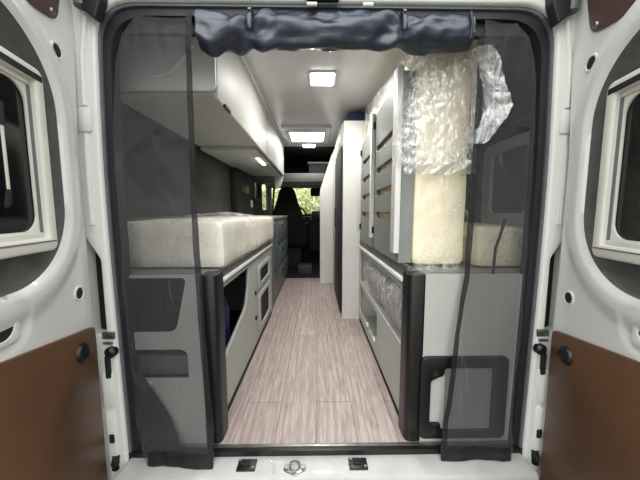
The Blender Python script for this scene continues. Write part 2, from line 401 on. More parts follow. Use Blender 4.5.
# ------------------------------------------------------------------ rear doors
def build_door(side):
    lab = {-1: 'left open white rear van door with framed window and brown lower panel', 1: 'right open white rear van door with framed window and brown lower panel'}[side]
    a = math.radians(12)
    px = CX+side*(.798 if side < 0 else .785)
    root = thing('rear_door', lab, 'door', (px, -.13, 0 if side < 0 else -.022))
    d = Vector((-side*math.sin(a), -math.cos(a), 0)); n = Vector((-side*math.cos(a), math.sin(a), 0))
    MW = Matrix(((d.x, 0, n.x, 0), (d.y, 0, n.y, 0), (0, 1, 0, 0), (0, 0, 0, 1)))       # local (u, v, w) -> root space
    u0 = lambda v: lerp(v, [(-.3, -.092), (.2, -.088), (.5, -.082), (.8, -.074), (1.1, -.073), (1.4, -.098), (1.85, -.15)])
    U1, V0, V1 = .66, -.32, 1.86
    rc = (.043, .600, .716, 1.385, .21)
    def sd(u, v):          # signed distance to the rounded window recess
        x = abs(u-(rc[0]+rc[1])/2)-(rc[1]-rc[0])/2+rc[4]; y = abs(v-(rc[2]+rc[3])/2)-(rc[3]-rc[2])/2+rc[4]
        return math.hypot(max(x, 0), max(y, 0))+min(max(x, y), 0)-rc[4]
    sm = lambda t: max(0, min(1, t))**2*(3-2*max(0, min(1, t)))
    def surf(u, v):
        q = sd(u, v); w = 0
        if q < .10: w += .016*sm((.10-q)/.06)
        if q < .022: w -= .012*sm((.022-q)/.022)**2
        # hexagonal dimple round the lock
        if math.hypot((u-.278)/1.2, v-.642) < .07: w -= .006*sm((.07-math.hypot((u-.278)/1.2, v-.642))/.012)
        e = min(u-u0(v), U1-u)
        w -= .02*sm((.02-e)/.02)
        return w
    NU, NV = 110, 220
    def grad(u, v):
        e = 1e-4; gx = (sd(u+e, v)-sd(u-e, v)); gy = (sd(u, v+e)-sd(u, v-e)); l = math.hypot(gx, gy) or 1
        return gx/l, gy/l
    bm = bmesh.new(); g = []; UV = {}
    for i in range(NU+1):
        row = []
        for j in range(NV+1):
            v = V0+(V1-V0)*j/NV; s = i/NU; u = u0(v)+(U1-u0(v))*s
            q = sd(u, v)
            if abs(q) < .0062:
                gx, gy = grad(u, v); u -= gx*q; v -= gy*q
            vv = bm.verts.new(MW @ Vector((u, v, surf(u, v)))); UV[vv] = (u, v)
            row.append(vv)
        g.append(row)
    rim = [g[i][0] for i in range(NU+1)]+[g[NU][j] for j in range(1, NV+1)]+[g[i][NV] for i in range(NU-1, -1, -1)]+[g[0][j] for j in range(NV-1, 0, -1)]
    for i in range(NU):
        for j in range(NV):
            q = (g[i][j], g[i+1][j], g[i+1][j+1], g[i][j+1])
            if sum(sd(*UV[x]) for x in q)/4 < 0: continue
            bm.faces.new(q)
    bmesh.ops.delete(bm, geom=[v for v in bm.verts if not v.link_faces], context='VERTS')
    back = []
    ni = MW.inverted()
    for vv in rim:
        l = ni @ vv.co; back.append(bm.verts.new(MW @ Vector((l.x, l.y, -.095))))
    for i in range(len(rim)): bm.faces.new((rim[i], back[i], back[(i+1) % len(rim)], rim[(i+1) % len(rim)]))
    bm.faces.new(back)
    obj('door_shell', bm, M['white'], root, local=True, ang=75)
    # lined recess behind the rounded lip
    loop = rrect(rc[0]-.003, rc[1]+.003, rc[2]-.003, rc[3]+.003, rc[4], 20)
    bm = bmesh.new(); nl = len(loop); ru, rv = (rc[0]+rc[1])/2, (rc[2]+rc[3])/2
    rr = [[bm.verts.new(MW @ Vector((ru+(p[0]-ru)*k, rv+(p[1]-rv)*k, w_))) for p in loop] for k, w_ in ((1, surf(rc[0]-.004, 1.05)-.004), (1.0, -.03), (.97, -.062), (.9, -.07))]
    for a_ in range(3):
        for i in range(nl): bm.faces.new((rr[a_][i], rr[a_][(i+1) % nl], rr[a_+1][(i+1) % nl], rr[a_+1][i]))
    bm.faces.new(rr[3])
    obj('recess_lining', bm, M['recess'], root, local=True, ang=75)
    # u,v plates: build in XY then lift by w
    def up(bm_, w): bm_.transform(MW @ Matrix.Translation((0, 0, w))); return bm_
    def pl(outer, holes, th, w, bev=0): return up(plate(outer, holes, th, 'XY', 0, bev), w)
    # lower brown panel
    bp_ = obj('lower_panel', pl(roundpoly([(-.048, -.27), (.61, -.27), (.61, .629), (-.048, .515)], .022), [], .012, .004, .003), M['brown'], root, local=True)
    def disc(u, v, r, w, h, n=24, asp=1.0):
        b = bmesh.new()
        prof = [(0, h), (r*.55, h), (r*.8, h*.9), (r*.95, h*.55), (r, 0)]
        rr = [[b.verts.new((u+p*math.cos(2*math.pi*k/n)*asp, v+p*math.sin(2*math.pi*k/n), z)) for k in range(n)] for p, z in prof[1:]]
        b.faces.new(rr[0])
        for i in range(len(rr)-1):
            for k in range(n): b.faces.new((rr[i][k], rr[i][(k+1) % n], rr[i+1][(k+1) % n], rr[i+1][k]))
        return up(b, w)
    kn = obj('panel_plug', disc(.034, .462, .03, .009, .014), M['black'], root, local=True)
    kn['label'] = 'round black plug'
    obj('lock_button', disc(.195, -.125, .03, .009, .02), M['black'], root, local=True)
    # upper brown panel with its screw
    obj('upper_panel', pl(roundpoly([(-.085, 1.82), (.002, 1.452), (.12, 1.428), (.3, 1.422), (.59, 1.45), (.59, 1.82)], [.02, .035, .08, .02, .02, .02]), [], .008, .001, .002), M['maroon'], root, local=True)
    obj('panel_screw', disc(.024, 1.468, .009, .005, .006), M['steel'], root, local=True)
    # plugged holes in the shell
    for (u, v) in ((.012, 1.369), (.006, .646)):
        r_ = obj('hole_rim', pl(ell(u, v, .025, .025), [ell(u, v, .0175, .0175)], .006, .001, .002), M['white'], root, local=True)
        obj('hole_plug', pl(ell(u, v, .0178, .0178), [], .004, .0), M['dull'], root, local=True)
    obj('lock_hole', pl(ell(.278, .642, .031, .028), [], .004, -.003), M['dull'], root, local=True)
    obj('lock_bezel', pl(roundpoly([(.232, .60), (.335, .605), (.35, .672), (.238, .688)], .012), [ell(.278, .642, .031, .028)], .008, -.002, .002), M['white'], root, local=True)
    # camper window set in the recess
    U, V = (.103, .54), (.799, 1.268)
    obj('window_frame', pl(rrect(U[0], U[1], V[0], V[1], .022, 5), [rrect(U[0]+.030, U[1]-.030, V[0]+.036, V[1]-.034, .004)], .075, -.020, .007), M['cream'], root, local=True)
    b = new_bm()
    box(b, U[0]+.034, U[1]-.034, V[0]+.030, V[0]+.05, -.03, .006, bev=.003); box(b, U[0]+.034, U[1]-.034, V[1]-.048, V[1]-.030, -.03, .006, bev=.003)
    obj('blind_rail', up(b, 0), M['cream'], root, local=True)
    obj('rail_groove', up(B(U[0]+.008, U[1]-.008, V[1]-.031, V[1]-.016, .006, .0185), 0), M['dull'], root, local=True)
    obj('rail_groove', up(B(U[0]+.008, U[1]-.008, V[0]+.024, V[0]+.028, .006, .0183), 0), M['recess'], root, local=True)
    obj('rail_slot', up(B(U[0]+.0275, U[0]+.0385, V[0]+.05, V[1]-.048, -.03, .0035), 0), M['blue_grey'], root, local=True)
    obj('window_surround', pl(rrect(U[0]+.028, U[1]-.028, V[0]+.034, V[1]-.032, .006), [rrect(U[0]+.043, U[1]-.048, V[0]+.054, V[1]-.052, .045, 10)], .006, -.002, .001), M['cream'], root, local=True)
    obj('window_pane', pl(rrect(U[0]+.04, U[1]-.04, V[0]+.045, V[1]-.04, .03), [], .004, -.008), M['acrylic'], root, local=True)
    b = new_bm(); tube(b, [(.213, .955, -.012), (.213, 1.105, -.012)], .008, 12)
    st = obj('window_stay', up(b, 0), M['cream'], root, local=True)
    b = new_bm(); tube(b, [(.213, 1.10, -.012), (.213, 1.15, -.012), (.213, 1.16, -.016)], [.010, .011, .006], 12)
    tube(b, [(.213, .955, -.012), (.217, .925, -.015), (.235, .90, -.022)], [.010, .014, .012], 12); tube(b, [(.235, .93, -.02), (.25, .955, -.022)], .009, 8)
    obj('stay_clamp', up(b, 0), M['dull'], root, local=True)
    b = new_bm(); tube(b, [(.20, .87, -.026), (.215, .855, -.016), (.245, .855, -.016), (.265, .875, -.016), (.265, .915, -.016), (.245, .935, -.02)], .009, 8)
    obj('window_latch', up(b, 0), M['black'], root, local=True)
    return root
build_door(-1); build_door(1)

# hardware on the pillars and header
for s, wd in ((-1, 'left'), (1, 'right')):
    X = lambda a: CX+s*a
    t = thing('door_check', f'steel check bracket with black rubber buffer low on {wd} door pillar', 'door hinge', (X(.815), -.055, .36), group=None)
    obj('buffer', T([(X(.772), -.045, .408), (X(.772), -.062, .408), (X(.772), -.07, .408)], [.02, .02, .012], 14), M['black'], t)
    b = new_bm(); box(b, *sorted((X(.80), X(.757))), -.058, -.048, .455, .482, bev=.004); box(b, *sorted((X(.80), X(.765))), -.058, -.048, .435, .445, bev=.004)
    obj('bracket', b, M['steel'], t)
    obj('arm', B(*sorted((X(.795), X(.777))), -.062, -.05, .31, .395, bev=.005), M['dull'], t)
    t = tag(obj('bump_stop', B(*sorted((X(.80), X(.782))), -.062, -.048, .06, .095, bev=.004), M['dull']), f'small black bump stop near the bottom of the {wd} door pillar', 'bump stop')
    t = tag(obj('hinge_cover', T([(X(.79), -.05, -.045), (X(.785), -.06, -.02), (X(.785), -.05, .005)], .014, 10), M['dull']), f'dark hinge cover at the foot of the {wd} door pillar', 'hinge cover')
    t = thing('door_buffer', f'dark angled buffer bracket at the top {wd} corner of the opening', 'bracket', (X(.745), -.05, 1.55))
    obj('bracket', plate(roundpoly([(X(.76), 1.62), (X(.69), 1.66), (X(.70), 1.555), (X(.722), 1.495), (X(.762), 1.525)], .01), [], .035, 'XZ', -.067, .005), M['rubber'], t)
    obj('roller', T([(X(.773), -.072, 1.66), (X(.768), -.072, 1.535)], .019, 14), M['seal'], t)
t = thing('latch_block', 'dark lock block on the header above the rolled screen', 'lock', (.04, -.05, 1.59))
obj('housing', B(-.03, .075, -.075, -.048, 1.568, 1.62, bev=.006), M['rubber'], t)
for i, x in enumerate((-.012, .165)):
    tag(obj('header_clip', T([(x-.016, -.067, 1.553), (x+.016, -.067, 1.553)], .006, 8), M['cream']), ('white clip on the header seal, left of the two' if i == 0 else 'white clip on the header seal, right of the two'), 'clip')
for x, wd in ((-.254, 'left'), (.153, 'right')):
    t = thing('lock_plate', f'square black lock plate on the white sill, {wd} of the central striker', 'lock plate', (x, -.076, -.02), group='black lock plates on the sill')
    obj('plate', B(x-.034, x+.034, -.100, -.053, -.0215, -.014, bev=.003), M['black'], t)
    obj('pawl', B(x-.018, x+.012, -.084, -.068, -.016, -.008, bev=.002), M['dull'], t)
    for k in (-1, 1): obj('bolt', T([(x+k*.025, -.076-k*.015, -.015), (x+k*.025, -.076-k*.015, -.011)], .005, 8), M['steel'], t)
t = thing('striker', 'small bare metal striker at the centre of the white sill', 'striker', (-.078, -.095, -.02))
obj('base', plate(roundpoly([(-.116, -.076), (-.04, -.076), (-.036, -.098), (-.078, -.119), (-.120, -.098)], .012), [], .005, 'XY', -.0182, .001), M['steel'], t)
obj('loop', T([(-.095, -.088, -.017), (-.093, -.088, .002), (-.078, -.09, .009), (-.063, -.088, .002), (-.061, -.088, -.017)], .004, 8), M['steel'], t)
for x, y in ((-.108, -.093), (-.078, -.108), (-.048, -.093)): obj('bolt', T([(x, y, -.016), (x, y, -.010)], .007, 8), M['steel'], t)

# ------------------------------------------------------------------ left bed cabinet
t = thing('bed_cabinet', 'light grey bed cabinet with black corner post under the left mattress', 'cabinet', (-.6, .7, 0))
obj('end_panel', plate([(-.80, .005), (-.425, .005), (-.425, .672), (-.80, .672)],
    [roundpoly([(-.78, .662), (-.478, .662), (-.525, .452), (-.78, .452)], [.01, .02, .04, .01]), roundpoly([(-.78, .268), (-.485, .268), (-.485, .388), (-.78, .388)], [.01, .01, .035, .01])], .018, 'XZ', .008), M['cab'], t, smooth=False)
def post(x0, x1, y0, y1, z1, s):
    # quarter-round corner profile, round side to the aisle
    o = roundpoly([(x0, y1), (x0, y0), (x1, y0), (x1, y1)], [0, .03 if s > 0 else 0, 0 if s > 0 else .03, 0] if False else [0, .012, .035, .0] if s < 0 else [0, .035, .012, 0], 8)
    return plate(o, [], z1, 'XY', z1/2+.002, .004)
obj('corner_post', post(-.432, -.368, -.004, .075, .67, -1), M['black'], t)
obj('front_panel', plate([(.06, .045), (1.405, .045), (1.405, .60), (.06, .60)],
    [roundpoly([(.13, .585), (.60, .585), (.575, .47), (.52, .37), (.13, .27)], [.02, .02, .03, .05, .02]),
     roundpoly([(.85, .40), (1.24, .40), (1.24, .53), (.85, .53)], .03), roundpoly([(.85, .10), (1.24, .10), (1.24, .335), (.85, .335)], .03)], .016, 'YZ', -.402), M['cab'], t, smooth=False)
for z0, z1 in ((.385, .545), (.085, .35)):
    obj('hatch_frame', plate(rrect(.82, 1.27, z0, z1, .03), [rrect(.87, 1.22, z0+.032, z1-.032, .025)], .012, 'YZ', -.388, .003), M['cab'], t)
    obj('hatch', B(-.412, -.400, .84, 1.25, z0+.012, z1-.012), M['dull'], t)
for z in (.385, .22): obj('push_button', T([(-.396, .74, z), (-.384, .74, z)], .014, 12), M['black'], t)
obj('top_board', B(-.825, -.40, .034, 1.405, .655, .672), M['greyboard'], t)
obj('bed_rail', B(-.41, -.394, .06, 1.405, .60, .655), M['darkboard'], t)
obj('edge_strip', B(-.394, -.380, .08, 1.40, .616, .631, bev=.0015), M['rail'], t)
obj('far_panel', B(-.825, -.402, 1.40, 1.415, .0, .672), M['cab'], t)
obj('inner_base', B(-.825, -.41, .07, 1.40, .02, .035), M['dull'], t)
obj('plinth', B(-.43, -.399, .06, 1.405, 0, .046), M['dull'], t)
n = obj('control_niche', B(-.79, -.47, .054, .064, .25, .40), M['dull'], t)
obj('socket_panel', B(-.665, -.488, .034, .053, .268, .345, bev=.004), M['socket'], n)
obj('switch_panel', B(-.775, -.671, .034, .053, .268, .345, bev=.004), M['socket'], n)
obj('connector', B(-.63, -.575, .039, .053, .360, .376, bev=.003), M['steel'], n)
obj('marker_plate', B(-.675, -.625, -.005, -.0013, .248, .264), M['cabw'], t)
obj('cavity_shade', B(-.79, -.465, .069, .076, .42, .655), M['dull'], t)  # black sheet behind the cut-out, in place of the cabinet's shaded interior
c = thing('gas_bottle', 'dark blue rounded bottle inside the open left bed cabinet', 'bottle', (-.55, .36, .035))
obj('body', T([(-.55, .36, .037), (-.55, .36, .06), (-.55, .36, .40), (-.55, .36, .46), (-.55, .36, .50)], [.09, .105, .105, .09, .04], 24), M['navy'], c)
obj('collar', T([(-.55, .36, .50), (-.55, .36, .54)], [.04, .045], 16), M['navy'], c)

# left mattress in its wrapping
t = thing('mattress', 'plastic wrapped cream mattress lying on the left bed cabinet', 'mattress', (-.6, .75, .675))
obj('foam', puffy(-.815, -.368, .105, 1.385, .675, .868, .028, .028, .006, 5, 1), M['foam2'], t)
obj('plastic_wrap', puffy(-.82, -.358, .092, 1.395, .6735, .876, .03, .016, .005, 6, 2, .004, 20), M['film'], t)
obj('wrap_fold', sheet(lambda a, b: Vector((-.79+.33*a, .62+.5*b, .878+.022*max(0, math.sin(a*3.1)*math.sin(b*3.1))+.022*abs(noise.noise(Vector((a*6, b*6, 2)))))), 26, 26), M['film2'], t)

# ------------------------------------------------------------------ right bed cabinet
t = thing('bed_cabinet', 'light grey bed cabinet with open shelf and service hatch on the right', 'cabinet', (.6, .7, 0))
obj('end_panel', B(.408, .90, -.003, .015, .003, .672), M['cab'], t)
obj('corner_post', post(.347, .411, -.004, .075, .67, 1), M['black'], t)
obj('front_panel', plate([(.06, .045), (1.235, .045), (1.235, .61), (.06, .61)],
    [roundpoly([(.11, .59), (1.20, .59), (1.20, .345), (.11, .345)], .02), roundpoly([(.56, .31), (1.20, .31), (1.20, .105), (.62, .105), (.56, .16)], .03)], .016, 'YZ', .366), M['cab'], t, smooth=False)
obj('shelf_board', B(.37, .88, .09, 1.225, .325, .343), M['cab'], t)
obj('shelf_back', B(.80, .815, .09, 1.225, .03, .655), M['greyboard'], t)
obj('inner_base', B(.375, .88, .07, 1.225, .02, .035), M['cab'], t)
obj('top_board', B(.37, .90, .032, 1.235, .655, .672), M['greyboard'], t)
obj('bed_rail', B(.358, .376, .06, 1.235, .61, .69), M['darkboard'], t)
obj('edge_strip', B(.342, .357, .08, 1.235, .625, .641, bev=.0015), M['rail'], t)
obj('plinth', B(.363, .40, .06, 1.235, 0, .046), M['dull'], t)
for y in (.62, .84): obj('clip', B(.350, .362, y-.014, y+.014, .115, .14, bev=.003), M['rail'], t)
h = obj('service_hatch', plate(rrect(.398, .735, .024, .358, .025), [roundpoly([(.438, .088), (.482, .088), (.482, .060), (.676, .060), (.676, .312), (.490, .312), (.490, .285), (.438, .262)], [.012, .012, .004, .004, .004, .01, .012, .012])], .014, 'XZ', -.0105, .004), M['black'], t)
obj('hatch_lid', B(.497, .68, -.008, -.0035, .055, .317), M['greyboard'], h)
for z in (.295, .058): obj('turn_lock', T([(.452, -.016, z), (.452, -.022, z)], .012, 12), M['dull'], h)

b_ = thing('blanket_bundle', 'rolled grey blanket wrapped in clear plastic on the right shelf', 'blanket', (.5, .55, .344))
obj('blanket', puffy(.362, .66, .13, .98, .346, .588, .11, .025, .025, 7, 5, .008, 20), M['knit'], b_)
obj('plastic_wrap', puffy(.352, .67, .115, 1.0, .3445, .598, .11, .018, .02, 7, 5, .009, 19), M['filmd'], b_)

# right mattress lying flat
t = thing('mattress', 'cream mattress lying flat behind the right mesh screen', 'mattress', (.76, .65, .675))
obj('foam', puffy(.66, .905, .11, 1.22, .675, .845, .025, .03, .005, 5, 4), M['foam'], t)
obj('plastic_wrap', puffy(.652, .91, .10, 1.228, .6735, .850, .025, .02, .005, 6, 4, .004, 18), M['film'], t)

# standing mattress
t = thing('mattress', 'cream mattress standing on edge beside the slotted boards, wrapped in crumpled plastic', 'mattress', (.5, .65, .675))
f_ = obj('foam', puffy(.396, .622, .125, 1.20, .68, 1.58, .03, .03, .008, 4, 8), M['foam'], t)
obj('lower_wrap', puffy(.386, .630, .105, 1.21, .675, 1.12, .03, .016, .005, 6, 9, .004, 20), M['film'], t)
obj('upper_wrap', puffy(.386, .640, .085, 1.22, 1.06, 1.62, .05, .013, .008, 5, 10, .006, 22), M['film2'], t)
def crumple(p, k=1.0):
    return k*(.012*noise.noise(p*5)+.006*(1-2*abs(noise.noise(p*17)))+.005*(1-2*abs(noise.noise(p*42))))
def film_front(a, b):
    # loose bag of film over the upper end, bulging past the slotted boards
    z = 1.555-.47*b
    xl = .315+.02*math.sin(b*5)+.03*max(0, b-.75)*2; xr = .640-.02*b+.012*math.sin(b*9)
    x = xl+(xr-xl)*a; e = abs(2*a-1)
    p = Vector((x, .085, z))
    return Vector((x+crumple(p+Vector((3, 0, 0)), .5), .058+.05*e**4+crumple(p, .9), z+crumple(p+Vector((0, 5, 0)), .5)))
obj('film_front', sheet(film_front, 70, 90), M['film3'], t)
def flap(a, b):
    # loose film gathered off the outer edge
    w_ = (1-abs(2*min(1, b*.5/.6 if b < .6 else .5+(b-.6)*.5/.4)-1))**.7
    z = 1.455-.30*b-.03*a
    p0, p1, p2 = Vector((.605, .07)), Vector((.475, -.03)), Vector((.55+.088*w_, -.085))
    q = p0*(1-a)**2+p1*2*a*(1-a)+p2*a*a
    p = Vector((q.x*1.4+a*.2, .5, z))
    return Vector((q.x+crumple(p+Vector((4, 2, 1)), .4)*a, q.y+crumple(p, .9)*a, z+.5*crumple(p+Vector((1, 1, 1)))))
obj('loose_film', sheet(flap, 24, 60), M['film3'], t)
def film_top(a, b):
    y = .16+1.08*a; zt = 1.545+.165*a; zb = 1.40+.01*a
    p = Vector((b, y*2, 1.5))
    return Vector((.362+.02*b+crumple(p, .5), y, zb+(zt-zb)*b+crumple(p+Vector((2, 2, 2)), .6)))
obj('film_top', sheet(film_top, 70, 14), M['film3'], t)
def cuff(a, b):
    x = .345+.285*a
    return Vector((x, .078+.012*math.sin(a*19+b*4)+.012*b, 1.10-.05*b+.014*noise.noise(Vector((a*8, b*2, 7)))))
obj('film_hem', sheet(cuff, 50, 8), M['film3'], t)
def tail(a, b):
    return Vector((.385+.24*a, .088+.01*math.sin(a*15)-.012*b, .72-.06*b-.02*a+.014*noise.noise(Vector((a*7, b*3, 4)))))
obj('film_tail', sheet(tail, 40, 8), M['film'], t)

# slotted fold-up boards
def board(label, y0, y1, z1, near):
    t = thing('bed_board', label, 'bed board', (.36, (y0+y1)/2, .69), group='slotted boards folded up on the right bed')
    ys0, ys1 = y0+.10, y1-.07
    holes = [rrect(ys0, ys1, z-.017, z+.017, .016) for z in (.89, 1.012, 1.134, 1.256) if z < z1-.08]
    obj('panel', plate([(y0, .692), (y1, .692), (y1, z1), (y0, z1)], holes, .02, 'YZ', .352), M['greyboard'], t, smooth=False)
    for z in (.89, 1.012, 1.134, 1.256):
        if z < z1-.08: obj('batten', B(.364, .376, ys0-.02, ys1+.02, z-.03, z+.03), M['wood'], t)
    obj('edge_strip', B(.320, .341, y1-.034, y1+.006, .755, z1+.01, bev=.002), M['cabw'], t)
    for z in (.80, z1-.06): obj('hinge', T([(.335, y1-.035, z-.02), (.335, y1-.035, z+.02)], .006, 8), M['dull'], t)
    if near:
        obj('edge_strip', B(.318, .341, y0-.034, y0+.022, .735, z1+.015, bev=.002), M['cabw'], t)
        obj('return_panel', B(.342, .397, y0-.02, y0-.004, .692, z1), M['greyboard'], t)
    return t
board('grey slotted bed board nearest the standing wrapped mattress end', .15, .655, 1.455, True)
board('grey slotted bed board next to the tall white wardrobe', .672, 1.12, 1.40, False)

# ------------------------------------------------------------------ tall white wardrobe, partition
t = thing('wardrobe', 'tall white wardrobe with narrow black door on its aisle side', 'wardrobe', (.5, 1.8, 0))
obj('carcass', B(.222, .90, 1.26, 2.40, .0, 1.63, bev=.003), M['cabw'], t)
obj('gap_block', B(.265, .90, 1.29, 2.40, 1.63, 1.70), M['navy'], t)  # set-back navy block filling the gap below the ceiling
d_ = obj('door', B(.206, .221, 1.30, 2.0, .04, 1.42, bev=.004), M['dull'], t)
obj('handle', B(.196, .206, 1.90, 1.93, .75, .95, bev=.003), M['black'], d_)
obj('upper_door', B(.206, .221, 1.30, 2.0, 1.44, 1.62, bev=.004), M['cab'], t)
obj('side_panel', B(.212, .221, 2.02, 2.40, .03, 1.62), M['cab'], t)
p_ = obj('partition_panel', plate(roundpoly([(.05, .005), (.228, .005), (.228, 1.68), (.19, 1.60), (.05, 1.18)], [.0, 0, .02, .03, .04]), [], .03, 'XZ', 2.44, .004), M['cabw'])
tag(p_, 'white partition panel with slanted top edge beyond the wardrobe', 'partition')

# ------------------------------------------------------------------ overhead cabinet on the left
t = thing('overhead_cabinet', 'long light grey overhead cabinet along the left side under the ceiling', 'cabinet', (-.6, 1.3, 1.36))
obj('body', B(-.835, -.412, .17, 2.48, 1.375, 1.743), M['cab'], t)
fr = obj('front_flap', B(-.412, -.396, .17, 2.48, 1.362, 1.738, bev=.003), M['flap'], t)
obj('flap_gap', B(-.3965, -.3945, 1.30, 1.304, 1.37, 1.735), M['dull'], t)
obj('end_panel', plate(roundpoly([(-.835, 1.385), (-.398, 1.385), (-.398, 1.743), (-.835, 1.743)], [0, .03, .01, 0]), [], .018, 'XZ', .16, .003), M['cabw'], t)
obj('underside_step', B(-.82, -.43, 1.02, 2.40, 1.345, 1.376, bev=.004), M['cab'], t)
obj('catch', B(-.400, -.388, .24, .32, 1.353, 1.368, bev=.003), M['dull'], t)
obj('corner_bracket', plate(roundpoly([(-.52, 1.36), (-.40, 1.36), (-.43, 1.23), (-.50, 1.19)], .02), [], .05, 'XZ', 2.46, .004), M['cab'], t)
obj('top_trim', B(-.398, -.384, .17, 2.48, 1.722, 1.743, bev=.003), M['rail'], t)
s_ = thing('strip_light', 'small lit white strip lamp under the left overhead cabinet', 'lamp', (-.468, 1.4, 1.345))
obj('housing', B(-.482, -.452, 1.24, 1.58, 1.336, 1.3445, bev=.002), M['rail'], s_)
obj('diffuser', B(-.478, -.456, 1.26, 1.56, 1.331, 1.336), M['strip'], s_)
tag(obj('cable', T([(-.48, .146, 1.55), (-.50, .146, 1.525), (-.535, .146, 1.485), (-.57, .146, 1.448), (-.60, .146, 1.436), (-.655, .146, 1.432)], .005, 8), M['rail']), 'thin white cable on the end of the overhead cabinet', 'cable')

# ------------------------------------------------------------------ ceiling lights
def clight(label, x0, x1, y0, y1, n):
    t = thing('ceiling_light', label, 'lamp', ((x0+x1)/2, (y0+y1)/2, 1.745), group='lit ceiling lights')
    obj('housing', B(x0, x1, y0, y1, 1.735, 1.7445, bev=.004), M['rail'], t)
    wd = (x1-x0-.02)/n
    for k in range(n):
        obj('led_panel', B(x0+.012+k*wd, x0+.006+(k+1)*wd-.002, y0+.012, y1-.012, 1.7295, 1.735), M['led'], t)
clight('square lit ceiling light nearest the rear opening', -.04, .125, .73, .90, 2)
clight('lit ceiling light beyond the roof hatch', -.17, 0, 2.46, 2.60, 2)
t = thing('roof_hatch', 'bright square roof hatch in the grey ceiling between two lights', 'skylight', (-.1, 2.05, 1.745))
obj('frame', plate(rrect(-.34, .15, 1.75, 2.36, .03), [rrect(-.27, .085, 1.90, 2.27, .02)], .03, 'XY', 1.730, .006), M['ceil'], t)
obj('panel', B(-.28, .095, 1.89, 2.28, 1.735, 1.743), M['sky_panel'], t)
for i, (x, y) in enumerate(((-.33, .78), (-.25, 1.3), (.02, 1.25))):
    pass

# ------------------------------------------------------------------ kitchen unit, wall things and cab
t = thing('kitchen_unit', 'dark grey kitchen unit with light worktop beyond the left mattress', 'cabinet', (-.6, 2.2, 0))
obj('carcass', B(-.825, -.42, 1.425, 2.95, .03, .835), M['cab'], t)
obj('worktop', B(-.835, -.395, 1.42, 2.97, .835, .865, bev=.004), M['greyboard'], t)
obj('plinth', B(-.80, -.44, 1.43, 2.94, 0, .03), M['dull'], t)
d_ = obj('door', B(-.42, -.404, 1.50, 1.92, .05, .825, bev=.003), M['blue_grey'], t)
obj('handle', B(-.404, -.394, 1.62, 1.66, .66, .80, bev=.003), M['dull'], d_)
for z0, z1 in ((.05, .30), (.31, .55), (.56, .825)):
    d_ = obj('drawer', B(-.42, -.404, 1.93, 2.94, z0, z1, bev=.003), M['blue_grey'], t)
    obj('knob', T([(-.404, 2.28, z1-.07), (-.388, 2.28, z1-.07)], .018, 10), M['dull'], d_)
t = thing('control_panel', 'tall black control panel on the dark left wall above the mattress end', 'control panel', (-.82, 2.1, 1.2))
obj('board', B(-.838, -.77, 1.74, 2.45, .87, 1.342, bev=.006), M['dull'], t)
obj('switch', B(-.77, -.762, 2.28, 2.36, .97, 1.05, bev=.003), M['cabw'], t)
obj('display', B(-.77, -.764, 1.9, 2.2, 1.12, 1.24, bev=.003), M['black'], t)

def seat_back():
    bm = new_bm(); rows = []
    for z, w_, th in ((.42, .29, .09), (.5, .30, .10), (.65, .29, .10), (.8, .255, .095), (.92, .215, .085), (1.0, .185, .08), (1.08, .155, .075), (1.16, .135, .07), (1.23, .115, .06), (1.27, .085, .045), (1.285, .03, .02)):
        y = 3.22-(z-.42)*.10
        rows.append([bm.verts.new((-.43+w_*math.copysign(abs(math.cos(a))**.7, math.cos(a)), y+th*math.copysign(abs(math.sin(a))**.7, math.sin(a)), z)) for a in [2*math.pi*k/24 for k in range(24)]])
    for i in range(len(rows)-1):
        for k in range(24): bm.faces.new((rows[i][k], rows[i][(k+1) % 24], rows[i+1][(k+1) % 24], rows[i+1][k]))
    bm.faces.new(rows[0]); bm.faces.new(rows[-1])
    return bm
t = thing('driver_seat', 'black high-backed cab seat against the windscreen', 'seat', (-.43, 3.3, 0))
obj('backrest', seat_back(), M['seat'], t)
obj('cushion', puffy(-.69, -.17, 3.15, 3.66, .38, .52, .05, .04, .004, 5, 3), M['seat'], t)
obj('pedestal', B(-.62, -.24, 3.25, 3.6, .012, .38, bev=.02), M['dull'], t)
obj('armrest', T([(-.155, 3.18, .72), (-.15, 3.4, .735), (-.15, 3.52, .73)], .03, 10), M['seat'], t)
t = thing('dashboard', 'dark dashboard below the windscreen', 'dashboard', (0, 3.95, 0))
obj('body', B(-.82, .90, 3.80, 4.08, .40, .84, bev=.04), M['dull'], t)
obj('console', B(-.12, .30, 3.66, 3.82, .25, .80, bev=.03), M['dull'], t)
obj('screen', B(-.07, .15, 3.70, 3.72, .80, .93, bev=.006), M['black'], t)
w_ = obj('steering_wheel', T([(-.36+.19*math.cos(a), 3.70+.06*math.sin(a), .84+.17*math.sin(a)) for a in [2*math.pi*k/32 for k in range(33)]], .016, 8), M['dull'], t)
tag(obj('mirror', puffy(-.10, .14, 3.98, 4.05, 1.20, 1.345, .03, .02), M['dull']), 'dark rear-view mirror block at the top of the windscreen', 'mirror')
tag(obj('storage_box', B(-.26, -.06, 2.86, 3.06, .0125, .16, bev=.015), M['teal']), 'dull blue box low on the cab floor beside the seat', 'box')
t = thing('overcab_locker', 'dark locker in the recess above the cab beam', 'locker', (0, 3.2, 1.42))
obj('body', B(-.10, .30, 3.0, 3.3, 1.42, 1.60, bev=.01), M['headliner'], t)
obj('lid', B(-.12, .32, 2.98, 3.32, 1.60, 1.62, bev=.005), M['cab'], t)

